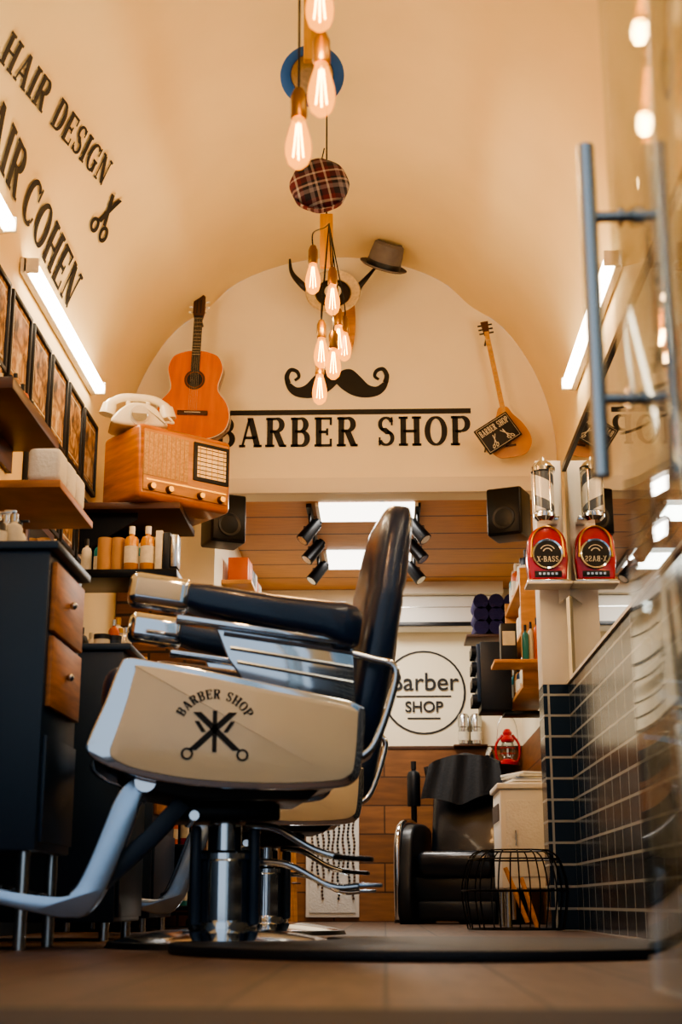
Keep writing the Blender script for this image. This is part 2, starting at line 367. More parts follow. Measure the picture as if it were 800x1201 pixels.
# ------------------------------------------------------------ lettering on sign wall
def SW(u,v): return PY(u,v,YS-.006)
b=B()
p0=SW(252,526);p1=SW(553,521);q0=SW(252,491);q1=SW(553,487)
h=((q0-p0).z+(q1-p1).z)/2; zb=(p0.z+p1.z)/2+.0; tw=textw('BARBER SHOP',.13); sx=(p1.x-p0.x)/tw
slab(b,'BARBER SHOP',lambda x,y:Vector((p0.x+x*sx,YS-.004,zb+y*h)),decal,.13)
l0=SW(270,484)
b.box(((l0.x+p1.x)/2,YS-.004,SW(410,483).z),(p1.x-l0.x,.004,.03),decal)
b.build('barber_shop_wall_lettering')
b=B(); mc=SW(395,449); sc=(SW(455,447).x-SW(335,447).x)/2*1.03
for sgn in(1,-1):
    top=cat([(0,.12,0),(.1,.25,0),(.28,.27,0),(.45,.12,0),(.6,-.04,0),(.75,-.08,0),(.87,.0,0)],4,False)
    bot=cat([(0,-.02,0),(.12,-.14,0),(.32,-.26,0),(.55,-.3,0),(.78,-.26,0),(.92,-.14,0),(.985,.03,0)],4,False)
    n=min(len(top),len(bot)); vs=[];
    for i in range(n):
        for p in(top[i],bot[i]): vs.append((mc.x+sgn*p.x*sc,YS-.004,mc.z+p.y*sc))
    b.raw(vs,[(2*i,2*i+1,2*i+3,2*i+2) for i in range(n-1)],decal)
    cur=cat([(.92,.0,0),(.95,.14,0),(.88,.27,0),(.76,.24,0),(.72,.13,0),(.8,.06,0)],5,False)
    vs=[];m=len(cur)
    for i,p in enumerate(cur):
        a=cur[max(i-1,0)];c=cur[min(i+1,m-1)];d=(c-a).normalized();nn=Vector((-d.y,d.x,0));w=.1-.05*i/m
        for q in(-.5,.5):
            z=p+nn*w*q; vs.append((mc.x+sgn*z.x*sc,YS-.004,mc.z+z.y*sc))
    b.raw(vs,[(2*i,2*i+1,2*i+3,2*i+2) for i in range(m-1)],decal)
b.build('moustache_wall_decal')
def vhit(u,v):
    d=ray(u,v); d=d/d.y; y=1.0
    while y<12:
        p=CAM+d*y; e=((p.x-XC)/HW)**2+((max(p.z,SP)-SP)/RISE)**2
        if e>=1: break
        y+=.005
    return (math.atan2((p.z-SP)/RISE,(p.x-XC)/HW),y)
def vmap(c00,c10,c01,c11):
    A=[vhit(*c) for c in(c00,c10,c01,c11)]
    def f(s,t):
        a=(A[0][0]*(1-s)+A[1][0]*s)*(1-t)+(A[2][0]*(1-s)+A[3][0]*s)*t
        y=(A[0][1]*(1-s)+A[1][1]*s)*(1-t)+(A[2][1]*(1-s)+A[3][1]*s)*t
        return vp(a,y,.008)
    return f
b=B(); f=vmap((-4,70),(118,218),(12,34),(131,190)); w=textw('HAIR DESIGN')
slab(b,'HAIR DESIGN',lambda x,y:f(x/w,y),decal)
g=vmap((22,250),(77,364),(39,200),(96,326)); w2=textw('COHEN')
slab(b,'COHEN',lambda x,y:g(x/w2,y),decal)
w3=textw('AIR'); slab(b,'AIR',lambda x,y:g((x-w3-.45)/w2,y),decal)
g2=vmap((100,262),(122,288),(122,220),(148,240)); strokes(b,scissor_strokes(.13),g2,decal)
b.build('vault_lettering')
# ------------------------------------------------------------ far wall mark: plain ring with plain words
lc=PY(497,812,YB); 
b=B(); YY=YB-.006
strokes(b,[('a',0,0,.3,.3,0,360,.016,.016),('l',-.2,-.03,.2,-.03,.012),('l',-.12,-.19,.12,-.19,.012)],lambda x,y:Vector((lc.x+x,YY,lc.z+y)),decal)
em=b.build('wall_round_sign')
def txt(s,loc,size,m,parent=None,rot=(90,0,0),shear=0,off=0,ext=.001,align='CENTER'):
    c=bpy.data.curves.new('lettering','FONT'); c.body=s; c.size=size; c.shear=shear; c.offset=off; c.extrude=ext; c.align_x=align; c.align_y='CENTER'
    c.materials.append(m); o=bpy.data.objects.new('lettering',c); bpy.context.collection.objects.link(o)
    o.location=loc; o.rotation_euler=[R(a) for a in rot]
    if parent: o.parent=parent
    return o
txt('Barber',(lc.x,YY-.004,lc.z+.07),.185,decal,em,(90,0,0),0,.0015)
txt('SHOP',(lc.x,YY-.004,lc.z-.11),.11,decal,em,(90,0,0),0,.002)
# ------------------------------------------------------------ tube lights
def tubelight(name,x,y0,y1,z,sg):
    b=B(); b.box((x+sg*.02,(y0+y1)/2,z),(.03,y1-y0,.07),white,.005)
    b.box((x+sg*.055,(y0+y1)/2,z-.005),(.05,y1-y0-.03,.05),tubeE,.02,seg=3)
    for y in(y0+.01,y1-.01): b.box((x+sg*.05,y,z),(.065,.02,.065),white,.005)
    return b.build(name)
zt=2.68
tubelight('tube_light',XL,5.45,6.95,zt,1); tubelight('tube_light',XL,3.6,5.1,zt,1)
tubelight('tube_light',XR,5.45,6.95,zt,-1); tubelight('tube_light',XR,2.0,3.5,zt,-1)  # nearer right tube is added out of view to help brighten the vault
for ya,yb_ in((8.08,8.46),(9.25,9.75)):
    b=B(); b.box((-.09,(ya+yb_)/2,ZC-.008),(.56,yb_-ya,.016),panelE); 
    for sx_ in(-.38,.2): b.box((sx_,(ya+yb_)/2,ZC-.01),(.02,yb_-ya,.022),white)
    b.build('ceiling_light_panel')
def spot_track(x,sg):
    b=B(); b.box((x,9.0,ZC-.012),(.03,1.8,.024),blackm)
    for i,y in enumerate((8.25,8.75,9.35)):
        b.cyl((x,y,ZC-.02),(x,y,ZC-.1),.008,blackm)
        c=Vector((x,y,ZC-.13)); d=Vector((-sg*.55,-.25,-.75)).normalized()
        b.tube([(x-.035,y,ZC-.14),(x-.035,y,ZC-.1),(x+.035,y,ZC-.1),(x+.035,y,ZC-.14)],.004,blackm)
        b.cyl(c-d*.07,c+d*.075,.036,blackm,.042); b.cyl(c+d*.067,c+d*.077,.034,steel)
        b.cyl(c-d*.09,c-d*.07,.025,blackm)
    b.build('track_spotlights')
spot_track(-.43,1); spot_track(.21,-1)
# ------------------------------------------------------------ pendants
def pendant(u,v,y,size=1.0,hub=None,name='pendant_bulb'):
    p=PY(u,v,y)
    a=math.acos(max(-1,min(1,(p.x-XC)/HW))); zc=SP+RISE*math.sin(a)*vr(a)
    b=B(); s=size
    if hub is None:
        b.cyl((0,0,.13*s),(0,0,zc-p.z),.003,blackm,n=8)
        b.lathe([(0,zc-p.z),(.04,zc-p.z-.001),(.04,zc-p.z-.02),(0,zc-p.z-.022)],blackm,20)
    else:
        hq=hub-p; b.tube(cat([(0,0,.13*s),(0,0,.2*s),(hq.x*.7,hq.y*.7,hq.z*.75+.03),tuple(hq)],6,False),.003,blackm,6)
    b.lathe([(0,.145),(.012,.14),(.02,.12),(.021,.065),(.018,.06),(0,.058)],brass,20,T(0,0,0)@Matrix.Scale(s,4))
    b.lathe([(.0,-.075),(.012,-.073),(.025,-.06),(.031,-.04),(.0325,-.02),(.03,.0),(.024,.025),(.017,.05),(.0145,.062)],bulbg,24,Matrix.Scale(s,4))
    for k in range(4):
        an=k*math.pi/2; x,y2=.009*s*math.cos(an),.009*s*math.sin(an)
        b.tube([(x*.5,y2*.5,.045*s),(x*1.4,y2*1.4,-.045*s)],.0018*s,filam,6)
    b.cyl((0,0,.055*s),(0,0,.01*s),.004*s,creamP,n=8)
    o=b.build(name,p)
    l=bpy.data.lights.new('bulb_glow','POINT'); l.energy=6.5; l.color=(1,.58,.24); l.shadow_soft_size=.03
    lo=bpy.data.objects.new('bulb_glow',l); bpy.context.collection.objects.link(lo); lo.parent=o; lo.location=(0,0,-.085*s)
HUB=PY(386,262,5.92)
for u,v,y in((377,102,3.1),(350,165,3.3),(375,2,3.0)): pendant(u,v,y,1.05)
for u,v,y in((367,325,5.5),(390,350,5.6),(377,412,5.7),(397,397,5.95),(391,425,5.6),(375,455,5.8),(404,405,6.1)):
    pendant(u,v,y,1.0,HUB)
def slat(u,v0,v1,y,w):
    a=PY(u,v0,y); c=PY(u,v1,y); b=B(); zc=vp(math.acos((a.x-XC)/HW),0).z
    b.box((0,0,(c.z-a.z)/2),(w,.03,a.z-c.z),woodY,.004)
    b.cyl((0,0,0),(0,0,zc-a.z),.004,blackm,n=6)
    b.build('hanging_wood_slat',a)
slat(368,-10,72,4.6,.07); slat(383,252,314,6.02,.06)
def hat(name,loc,rot,brim,crown_r,crown_h,m,mb,band=None,inner=None,s=1,oval=1.15):
    b=B(); t=Matrix.Diagonal((1,oval,1,1))
    b.lathe([(crown_r,0),(brim*.85,.0),(brim,.012),(brim,.017),(brim*.85,.006),(crown_r*1.0,.008),(crown_r*.97,crown_h*.5),(crown_r*.88,crown_h*.9),(crown_r*.7,crown_h),(crown_r*.35,crown_h*.9),(0,crown_h*.8)],mb,40,t)
    b.lathe([(crown_r*1.01,.006),(crown_r*.985,crown_h*.5),(crown_r*.895,crown_h*.91),(crown_r*.7,crown_h*1.02),(crown_r*.35,crown_h*.91),(0,crown_h*.81)],m,40,t)
    if band: b.lathe([(crown_r*1.03,.006),(crown_r*1.015,.04)],band,40,t)
    b.lathe([(crown_r*.96,.001),(crown_r*.93,crown_h*.5),(crown_r*.8,crown_h*.85),(0,crown_h*.75)],inner or m,40,t)
    o=b.build(name,loc); o.rotation_euler=[R(a) for a in rot]; return o
hat('blue_brim_hat',PY(366,87,4.68),(100,0,0),.118,.08,.1,straw,blueh,None,straw,oval=1.0).rotation_euler=(R(-80),0,0)
# flat cap: soft eight-panel crown facing the room with a stiff curved visor under it
b=B(); rings=[]
for k_,yy in((.62,.02),(.8,.015),(.97,-.005),(1.0,-.03),(.93,-.055),(.72,-.078),(.4,-.09),(.08,-.094)):
    rings.append([(.133*k_*(1+.018*math.cos(8*a))*math.cos(a),yy,.128*k_*(1+.018*math.cos(8*a))*math.sin(a)) for a in [2*math.pi*i/48 for i in range(48)]])
b.loft(rings,plaid); b.lathe([(.085,0),(.085,.03)],dark,32,T(0,.045,0)@RX(90))
vis=[]
for s_ in(0,.33,.66,1):
    vis.append([(( .1+.012*s_)*math.sin(R(t_)), -.02-.07*s_*math.cos(R(t_))**.5 if abs(t_)<89 else -.02, -.105-.035*s_*math.cos(R(t_))+.05*(1-math.cos(R(t_)))) for t_ in range(-80,81,10)])
nv=len(vis[0]); vv=[p for r_ in vis for p in r_]+[(p[0],p[1],p[2]-.008) for r_ in vis for p in r_]; K=4*nv
ff=[(i*nv+k,i*nv+k+1,(i+1)*nv+k+1,(i+1)*nv+k) for i in range(3) for k in range(nv-1)]
b.raw(vv,ff+[tuple(q+K for q in f_)[::-1] for f_ in ff]+[(3*nv+k,3*nv+k+1,K+3*nv+k+1,K+3*nv+k) for k in range(nv-1)],plaid)
b.sph((0,-.096,.0),.01,plaid); b.cyl((0,-.0,.1),(.02,0,.2),.003,blackm,n=6)
b.build('plaid_flat_cap',PY(375,221,5.85))
tc_=SW(390,358)
b=B()
b.prism(cat([(-.05,.1,0),(0,.12,0),(.05,.1,0),(.06,-.1,0),(.04,-.22,0),(0,-.27,0),(-.04,-.22,0),(-.06,-.1,0)],5),.03,woodL,T(0.075,0,-.06)@RX(90),.004)
b.tube(cat([(-.04,-.06,.1),(-.13,-.1,.06),(-.2,-.12,.11),(-.24,-.1,.18),(-.25,-.09,.26)],5,False),[.03-.0012*i for i in range(21)],horn,10)
b.tube(cat([(.04,-.06,.1),(.13,-.1,.05),(.17,-.12,.08),(.22,-.12,.14),(.26,-.1,.2)],5,False),[.03-.0012*i for i in range(21)],horn,10)
b.lathe([(.0,.02),(.09,.02),(.1,.0),(.105,.03),(.155,.05),(.16,.04),(.1,-.0)],straw,36,T(0.01,-.16,-.01)@RX(75))
b.lathe([(0,.015),(.098,.015),(.098,.022)],horn,36,T(0.01,-.175,-.01)@RX(75))
b.lathe([(0,.02),(.03,.022),(.045,.028),(.05,.02)],creamP,24,T(0.01,-.2,-.01)@RX(75))
b.cyl((0.01,-.16,-.01),(.02,0,0),.03,woodD)
b.build('horned_trophy_mount',(tc_.x,YS,tc_.z))
hp=PY(449,314,YS-.2)
o=hat('grey_fedora',(hp.x,YS-.2,hp.z),(32,20,0),.14,.098,.15,grey,grey,dark,dark)
# ------------------------------------------------------------ guitars
def guitar(name,u0,v0,u1,v1,y,bodym,sidem):
    P0=PY(u0,v0,y);P1=PY(u1,v1,y); L=(P1-P0).length; s=L/.98; tilt=math.degrees(math.atan2(-(P1.x-P0.x),(P1.z-P0.z)))
    b=B()
    half=[(0,0),(.1,.005),(.165,.05),(.183,.12),(.165,.19),(.125,.245),(.118,.28),(.13,.33),(.137,.38),(.11,.44),(.05,.465),(0,.468)]
    half=[(x*1.28,y2*1.26) for x,y2 in half]
    pts=half+[(-x,y2) for x,y2 in half[-2:0:-1]]
    out=cat([(x,y2,0) for x,y2 in pts],5)
    b.prism(out,.085,sidem,None,.004)
    b.prism([(x*.975,.295+(y2-.295)*.975) for x,y2,_ in out],.004,bodym,T(0,0,.085))
    b.tube([(x*.985,.295+(y2-.295)*.985,.087) for x,y2,_ in out],.003,creamP,6,True)
    b.lathe([(0,0),(.05,0)],decal,32,T(0,.39,.0905)); b.lathe([(.052,0),(.066,.0)],woodD,32,T(0,.39,.0908))
    b.box((0,.17,.094),(.19,.03,.01),woodD,.003); b.box((0,.172,.1),(.1,.004,.006),creamP)
    b.box((0,.70,.085),(.05,.25,.02),woodD,.004); b.box((0,.63,.098),(.054,.38,.008),decal)
    for i in range(12): b.box((0,.8-.55*(1-.944**i)*.95,.1025),(.052,.002,.002),steel)
    b.prism([(-.028,0),(.028,0),(.038,.04),(.036,.15),(.02,.165),(-.02,.165),(-.036,.15),(-.038,.04)],.018,woodD,T(0,.8,.08),.002)
    for sx_ in(-.012,.012): b.box((sx_,.88,.1),(.007,.09,.003),decal)
    for i in range(3):
        for sx_ in(-1,1):
            b.cyl((sx_*.03,.845+.035*i,.085),(sx_*.055,.845+.035*i,.085),.003,steel,n=8); b.sph((sx_*.058,.845+.035*i,.085),.009,creamP,n=8)
    for i in range(6):
        x=-.02+.008*i; b.tube([(x*1.3,.172,.104),(x,.8,.105)],.0007,steel,4)
    b.cyl((0,.83,.08),(0,.83,-.1),.008,blackm,n=8)
    ob=b.build(name); ob.matrix_world=T(*P0)@RX(90)@RZ(tilt)@Matrix.Scale(s,4); return ob
guitar('acoustic_guitar',226,520,237,350,7.79,guitarO,guitarS)
P0=PY(601,540,7.8);P1=PY(567,382,7.8);L=(P1-P0).length; tilt=math.degrees(math.atan2(-(P1.x-P0.x),(P1.z-P0.z)))
b=B(); sc_=L
half=[(0,0),(.09,.01),(.14,.07),(.145,.14),(.11,.23),(.06,.3),(.028,.36)]
pts=half+[(-x,y2) for x,y2 in half[::-1][:-1]]
out=cat([(x,y2,0) for x,y2 in pts],5)
b.prism(out,.01,woodL,T(0,0,.07),.003)
b.loft([[(x*k_,.14+(y2-.14)*k_,z) for x,y2,_ in out] for k_,z in((.3,.0),(.65,.012),(.9,.04),(1,.072))],woodY)
b.lathe([(0,0),(.025,0)],decal,24,T(0,.2,.083)); b.box((0,.08,.085),(.07,.012,.012),woodD,.002)
b.box((0,.62,.07),(.032,.6,.022),woodL,.004); b.box((0,.62,.083),(.03,.6,.004),woodY)
for i in range(14): b.box((0,.36+.038*i,.086),(.031,.002,.002),steel)
b.prism([(-.018,0),(.018,0),(.026,.1),(-.026,.1)],.02,woodD,T(0,.9,.055),.002)
for i in range(3):
    for sx_ in(-1,1): b.cyl((sx_*.02,.915+.03*i,.065),(sx_*.05,.915+.03*i,.065),.006,blackm,n=8)
for i in range(4): b.tube([(-.009+.006*i,.08,.093),(-.009+.006*i,.92,.09)],.0007,steel,4)
b.cyl((0,.9,.06),(0,.9,-.12),.008,blackm,n=8); b.cyl((0,.12,.01),(0,.12,-.12),.01,blackm,n=8)
ob=b.build('long_necked_lute'); ob.matrix_world=T(*P0)@RX(90)@RZ(tilt)@Matrix.Scale(sc_,4)
P=PY(584,508,7.68); e=bpy.data.objects.new('barber_shop_plaque',None); bpy.context.collection.objects.link(e); e.location=P; e.rotation_euler=(R(90),R(-33),0)
b=B(); b.box((0,0,0),(.22,.165,.012),decal,.006); b.tube([(-.1,-.072,.007),(.1,-.072,.007),(.1,.072,.007),(-.1,.072,.007)],.0015,label,4,True)
tw=textw('BARBER SHOP'); slab(b,'BARBER SHOP',lambda x,y:Vector((-.093+x/tw*.186,.022+y*.038,.0085)),label)
strokes(b,scissor_strokes(),lambda x,y:Vector((-.04+(x-.5)*.05+(y-.5)*.03,-.03+(y-.5)*.07,.0085)),label)
strokes(b,scissor_strokes(),lambda x,y:Vector((.04+(x-.5)*.05-(y-.5)*.03,-.03+(y-.5)*.07,.0085)),label)
b.cyl((-.07,.0,-.005),(-.07,.0,-.22),.005,blackm,n=8)
o=b.build('board'); o.parent=e
# ------------------------------------------------------------ radio, shelf, telephone
W_,D_,H_=.54,.36,.38; ang=40
nc=PY(161,582,6.6); Rm=Matrix.Rotation(R(ang),3,'Z'); loc=nc-Rm@Vector((-W_/2,-D_/2,0))
b=B(); b.box((0,0,H_/2),(W_,D_,H_),woodO,.03,seg=4)
b.box((0,-D_/2-.002,H_/2+.005),(W_-.05,.012,H_-.07),woodL,.005)
b.box((-.12,-D_/2-.009,H_/2+.035),(.25,.006,.22),grill,.004)
for i in range(9): b.box((-.22+.025*i,-D_/2-.0125,H_/2+.035),(.004,.002,.22),woodL)
b.box((.14,-D_/2-.01,H_/2+.045),(.21,.01,.2),decal,.006)
b.box((.14,-D_/2-.014,H_/2+.045),(.17,.006,.16),glow,.003)
for i in range(7): b.box((.14,-D_/2-.018,H_/2-.02+.022*i),(.17,.002,.004),decal)
for i in range(5): b.box((.07+.035*i,-D_/2-.018,H_/2+.045),(.003,.002,.16),gold)
for x in(-.2,-.1,.08,.2):
    b.cyl((x,-D_/2-.005,.06),(x,-D_/2-.03,.06),.02,woodD,.017); b.cyl((x,-D_/2-.03,.06),(x,-D_/2-.033,.06),.014,gold)
b.box((0,-D_/2-.006,.095),(W_-.08,.008,.008),gold)
b.build('vintage_radio',loc,ang)
b=B(); b.box((-1.24,6.98,loc.z-.0175),(.52,.56,.035),woodD,.004)
for y in(6.8,7.15): b.prism([(0,0),(.3,0),(.3,-.03),(.03,-.2),(0,-.2)],.02,blackm,T(-1.5,y,loc.z-.035)@RX(90))
b.build('radio_wall_shelf')
b=B(); b.T=Matrix.Scale(1.22,4)
b.prism(cat([(-.1,0,0),(.1,0,0),(.1,.03,0),(.055,.085,0),(-.03,.095,0),(-.09,.05,0)],4),.17,creamP,T(0,.085,.004)@RX(90),.012,3)
b.cyl((.0,-.06,.05),(-.0,-.1,.04),.045,creamP,.04); b.lathe([(0,0),(.03,0),(.032,.004)],steel,24,T(0,-.103,.04)@RX(80))
hd=cat([(-.12,0,.095),(-.1,0,.125),(-.05,0,.145),(.05,0,.145),(.1,0,.125),(.12,0,.095)],5,False)
b.tube(hd,[.026,.026,.024,.022,.02]+[.017]*(len(hd)-10)+[.02,.022,.024,.026,.026],creamP,12)
for sx_ in(-1,1): b.cyl((sx_*.115,0,.11),(sx_*.125,0,.065),.028,creamP,.033); b.cyl((sx_*.04,0,.07),(sx_*.04,0,.13),.01,creamP)
b.tube(cat([(.12,-.02,.07),(.14,-.06,.03),(.11,-.09,.02),(.09,-.05,.02)],4,False),.005,creamP,6)
tl=PY(160,495,6.75)
b.build('rotary_telephone',(tl.x,6.78,loc.z+H_+.004),15)
# ------------------------------------------------------------ picture frames left wall
def frame(y,z,w,h,m):
    b=B(); x=XL+.012
    for yy,zz,sy,sz in((0,h/2,w,.022),(0,-h/2,w,.022),(w/2,0,.022,h+.022),(-w/2,0,.022,h+.022)): b.box((.0,yy,zz),(.024,sy,sz),decal,.004)
    b.box((-.004,0,0),(.01,w-.02,h-.02),m)
    b.box((.002,0,0),(.004,w-.07,h-.07),label); b.box((.004,0,0),(.004,w-.09,h-.09),m)
    b.build('picture_frame',(x,y,z))
for i in range(9): frame(4.05+.36*i,2.33,.3,.36,print1 if i%2 else print2)
for i in range(4): frame(5.85+.34*i,1.9,.27,.32,print2 if i%2 else print1)
# ------------------------------------------------------------ bottle helpers
def bottle(b,x,y,z,r,h,m,cap,lab=None,pump=False):
    b.lathe([(0,0),(r*.95,0),(r,.01*h),(r,h*.68),(r*.8,h*.76),(r*.35,h*.8),(r*.35,h*.84)],m,16,T(x,y,z))
    b.cyl((x,y,z+h*.83),(x,y,z+h),r*.42,cap,n=14)
    if pump: b.box((x+r*.5,y,z+h*1.02),(r*1.6,r*.5,h*.05),cap,.002)
    if lab: b.lathe([(r*1.02,h*.18),(r*1.02,h*.55)],lab,16,T(x,y,z))
def jar(b,x,y,z,r,h,m,cap):
    b.cyl((x,y,z),(x,y,z+h*.7),r,m,n=18); b.cyl((x,y,z+h*.7),(x,y,z+h),r*1.03,cap,n=18)
pal=[amber,label,teal,dark,orangeP,navyP,creamP,steel,tan,navyP,whitec,dark]
def cabinet(name,x0,x1,y0,y1,z0,z1,drw,top=None):
    b=B(); b.box(((x0+x1)/2,(y0+y1)/2,(z0+z1)/2),(x1-x0,y1-y0,z1-z0),navyP,.006)
    b.box(((x0+x1)/2+.01,(y0+y1)/2,z1+.012),(x1-x0+.03,y1-y0+.03,.024),navyP,.004)
    for k in range(drw):
        hh=.2; zc=z1-.12-k*(hh+.015)
        b.box((x1+.008,(y0+y1)/2,zc-.01),(.016,y1-y0-.05,hh),woodF,.003)
        b.sph((x1+.026,(y0+y1)/2,zc),.012,steel,n=10)
    b.box((x1+.006,(y0+y1)/2,(z0+z1)/2-drw*.1-.05),(.012,y1-y0-.05,z1-z0-drw*.215-.12),navyP,.002)
    for x in(x0+.05,x1-.04):
        for y in(y0+.05,y1-.05): b.cyl((x,y,0),(x,y,z0),.018,steel,n=12)
    return b.build(name)
cabinet('drawer_cabinet',-1.48,-.95,3.98,4.42,.26,1.1,2)
cabinet('station_cabinet',-1.48,-.91,4.98,5.5,.06,.98,1)
cabinet('station_cabinet',-1.48,-1.05,6.62,7.3,.06,.96,2)
b=B()
for i in range(30):
    x=-1.42+.46*random.random(); y=5.03+.42*random.random()
    if i%3: bottle(b,x,y,1.006,.018+.01*random.random(),.1+.08*random.random(),random.choice(pal),random.choice([dark,steel,label,gold]),random.choice([None,label]))
    else: jar(b,x,y,1.006,.03,.06,random.choice(pal),dark)
b.build('grooming_bottles')
b=B()
for i in range(22):
    x=-1.42+.32*random.random(); y=6.67+.58*random.random()
    bottle(b,x,y,.986,.02+.014*random.random(),.14+.12*random.random(),random.choice(pal),random.choice([dark,steel,label,gold]),label,i%2==0)
b.build('grooming_bottles')
b=B()
for i in range(8):
    x=-1.42+.3*random.random(); y=4.1+.28*random.random()
    bottle(b,x,y,1.126,.022+.012*random.random(),.1+.12*random.random(),random.choice(pal),random.choice([dark,steel]),label,i%2==0)
b.build('grooming_bottles')
# black trolley with tubes and bottles in the corner by the opening
b=B()
for z in(.1,.4,.7): b.box((-1.17,7.56,z),(.44,.36,.02),blackm,.003)
for x in(-1.38,-.96):
    for y in(7.39,7.73): b.cyl((x,y,.05),(x,y,.92),.012,blackm,n=10); b.sph((x,y,.03),.03,dark,n=12)
b.box((-1.17,7.735,.5),(.42,.01,.8),dark)
b.build('salon_trolley')
b=B()
for z in(.112,.412,.712):
    for i in range(9): bottle(b,-1.34+.045*i,7.44+.08*(i%3),z,.022,.13+.07*random.random(),random.choice([orangeP,red,teal,purple,label,amber]),dark,label)
b.build('trolley_bottles')
zs=PY(160,670,6.5).z
b=B(); b.box((-1.22,6.62,zs-.02),(.54,.34,.04),blackm,.003); b.build('product_shelf')
b=B()
def xa(u,y=6.52,v=640): return PY(u,v,y).x
z2=zs+.002
b.cyl((xa(122),6.55,z2),(xa(122),6.55,zs+.17),.035,tan,n=20); b.cyl((xa(137),6.55,z2),(xa(137),6.55,zs+.17),.03,tan,n=20)
bottle(b,xa(154),6.53,z2,.034,.22,amber,creamP,label); bottle(b,xa(173),6.53,z2,.034,.22,amber,creamP,label)
for i,u in enumerate((187,196,205)): b.box((xa(u),6.55,zs+.1),(.032,.09,.195-.02*i),[label,dark,steel][i],.002)
for i in range(7): bottle(b,-1.42+.06*i,6.68,z2,.025,.2,random.choice(pal),dark,label)
b.build('hair_products')
niche=brick('niche_bricks','#7A5236','#5E3B26','#2E211A',.2,.07,.008,'XZ',.7,.5,grain=.3,bump=.6)
b=B(); b.box((-1.225,YS-.012,.925),(.54,.024,1.85),niche); b.build('wall_sign_brick_cladding')
b=B(); b.box((-1.4,5.12,1.9),(.2,.74,.045),woodD,.004); b.box((-1.49,5.12,1.83),(.02,.7,.1),woodD,.002); b.build('wall_shelf')
b=B()
for i in range(7): bottle(b,-1.46+.1*random.random(),4.82+.09*i,1.925,.02+.01*random.random(),.1+.06*random.random(),random.choice(pal),dark,label)
b.build('hair_products')
b=B(); b.box((-1.33,5.25,1.585),(.34,.6,.03),woodF,.004); 
for y in(5.0,5.5): b.box((-1.47,y,1.53),(.06,.02,.1),blackm)
b.build('wall_shelf')
b=B()
for i in range(3): b.box((-1.23,5.04+.16*i,1.667),(.12,.14,.125),whitec,.02,seg=3)
b.build('folded_towels')
for y in(4.62,5.9):
    b=B(); b.box((XL+.03,y,1.4),(.03,.5,.6),woodD,.005); b.box((XL+.047,y,1.4),(.006,.42,.52),mirror); b.build('station_mirror')
# ------------------------------------------------------------ speakers
def speaker(loc,rz):
    b=B(); b.box((0,0,0),(.2,.19,.27),dark,.015,seg=3); b.box((0,-.099,0),(.185,.012,.255),blackm,.006)
    b.lathe([(.05,.0),(.062,.003),(.066,.0)],dark,28,T(0,-.106,-.04)@RX(90))
    b.tube([(0,.09,.0),(0,.13,.02),(0,.14,.14)],.008,blackm); b.box((0,.14,.15),(.08,.05,.02),blackm)
    o=b.build('wall_speaker',loc,rz); return o
sp=PY(262,612,7.6); speaker(sp,25)
sp=PY(597,604,7.7); speaker(sp,-22)
# ------------------------------------------------------------ pillar: barber pole lamp + jukebox
b=B()
b.lathe([(.0,0),(.035,0),(.055,.02),(.055,.035),(.042,.04),(.042,.05)],chrome,28)
def stripes():
    m=bpy.data.materials.new('barber_pole_stripes'); m.use_nodes=True; nt=m.node_tree; p=nt.nodes['Principled BSDF']
    tc=nt.nodes.new('ShaderNodeTexCoord'); sp=nt.nodes.new('ShaderNodeSeparateXYZ'); nt.links.new(tc.outputs['Object'],sp.inputs[0])
    at=nt.nodes.new('ShaderNodeMath'); at.operation='ARCTAN2'; nt.links.new(sp.outputs['Y'],at.inputs[0]); nt.links.new(sp.outputs['X'],at.inputs[1])
    ml=nt.nodes.new('ShaderNodeMath'); ml.operation='MULTIPLY_ADD'; ml.inputs[1].default_value=40; nt.links.new(sp.outputs['Z'],ml.inputs[0]); nt.links.new(at.outputs[0],ml.inputs[2])
    sn=nt.nodes.new('ShaderNodeMath'); sn.operation='SINE'; nt.links.new(ml.outputs[0],sn.inputs[0])
    r=nt.nodes.new('ShaderNodeValToRGB'); r.color_ramp.interpolation='CONSTANT'; r.color_ramp.elements[0].color=(*C('#E9E6DE'),1); r.color_ramp.elements[1].position=.5; r.color_ramp.elements[1].color=(*C('#59616C'),1)
    nt.links.new(sn.outputs[0],r.inputs[0]); nt.links.new(r.outputs[0],p.inputs['Base Color']); p.inputs['Roughness'].default_value=.15
    return m
b.cyl((0,0,.05),(0,0,.25),.05,stripes(),n=32)
for k in range(4):
    a=k*math.pi/2+.5; b.cyl((.056*math.cos(a),.056*math.sin(a),.04),(.056*math.cos(a),.056*math.sin(a),.26),.004,chrome,n=8)
b.lathe([(.042,.25),(.06,.255),(.06,.275),(.04,.3),(.015,.315),(.01,.33),(0,.335)],chrome,28)
b.box((.05,.06,.02),(.05,.12,.02),chrome,.003)
bp=PY(639,612,6.88); b.build('barber_pole_lamp',bp)
jl=PY(642,682,6.9)
b=B()
arch=[(-.09,0),(.09,0),(.1,.1),(.095,.17)]+[(.095*math.cos(R(a)),.17+.1*math.sin(R(a))) for a in range(10,180,10)]+[(-.095,.17),(-.1,.1)]
b.prism(arch,.1,red,T(0,.05,0)@RX(90),.008,3)
ar2=[(.8*x,.02+.9*y) for x,y in arch]; b.tube([(x,-.056,y) for x,y in ar2[2:]],.005,gold,8)
b.lathe([(0,.004),(.066,.004),(.07,.0)],decal,36,T(0,-.056,.125)@RX(90)); b.lathe([(.066,.006),(.074,.008),(.078,.0)],chrome,36,T(0,-.056,.125)@RX(90))
tw=textw('X-BASS'); slab(b,'X-BASS',lambda x,y:Vector((-.052+x/tw*.104,-.0615,.085+y*.028)),label)
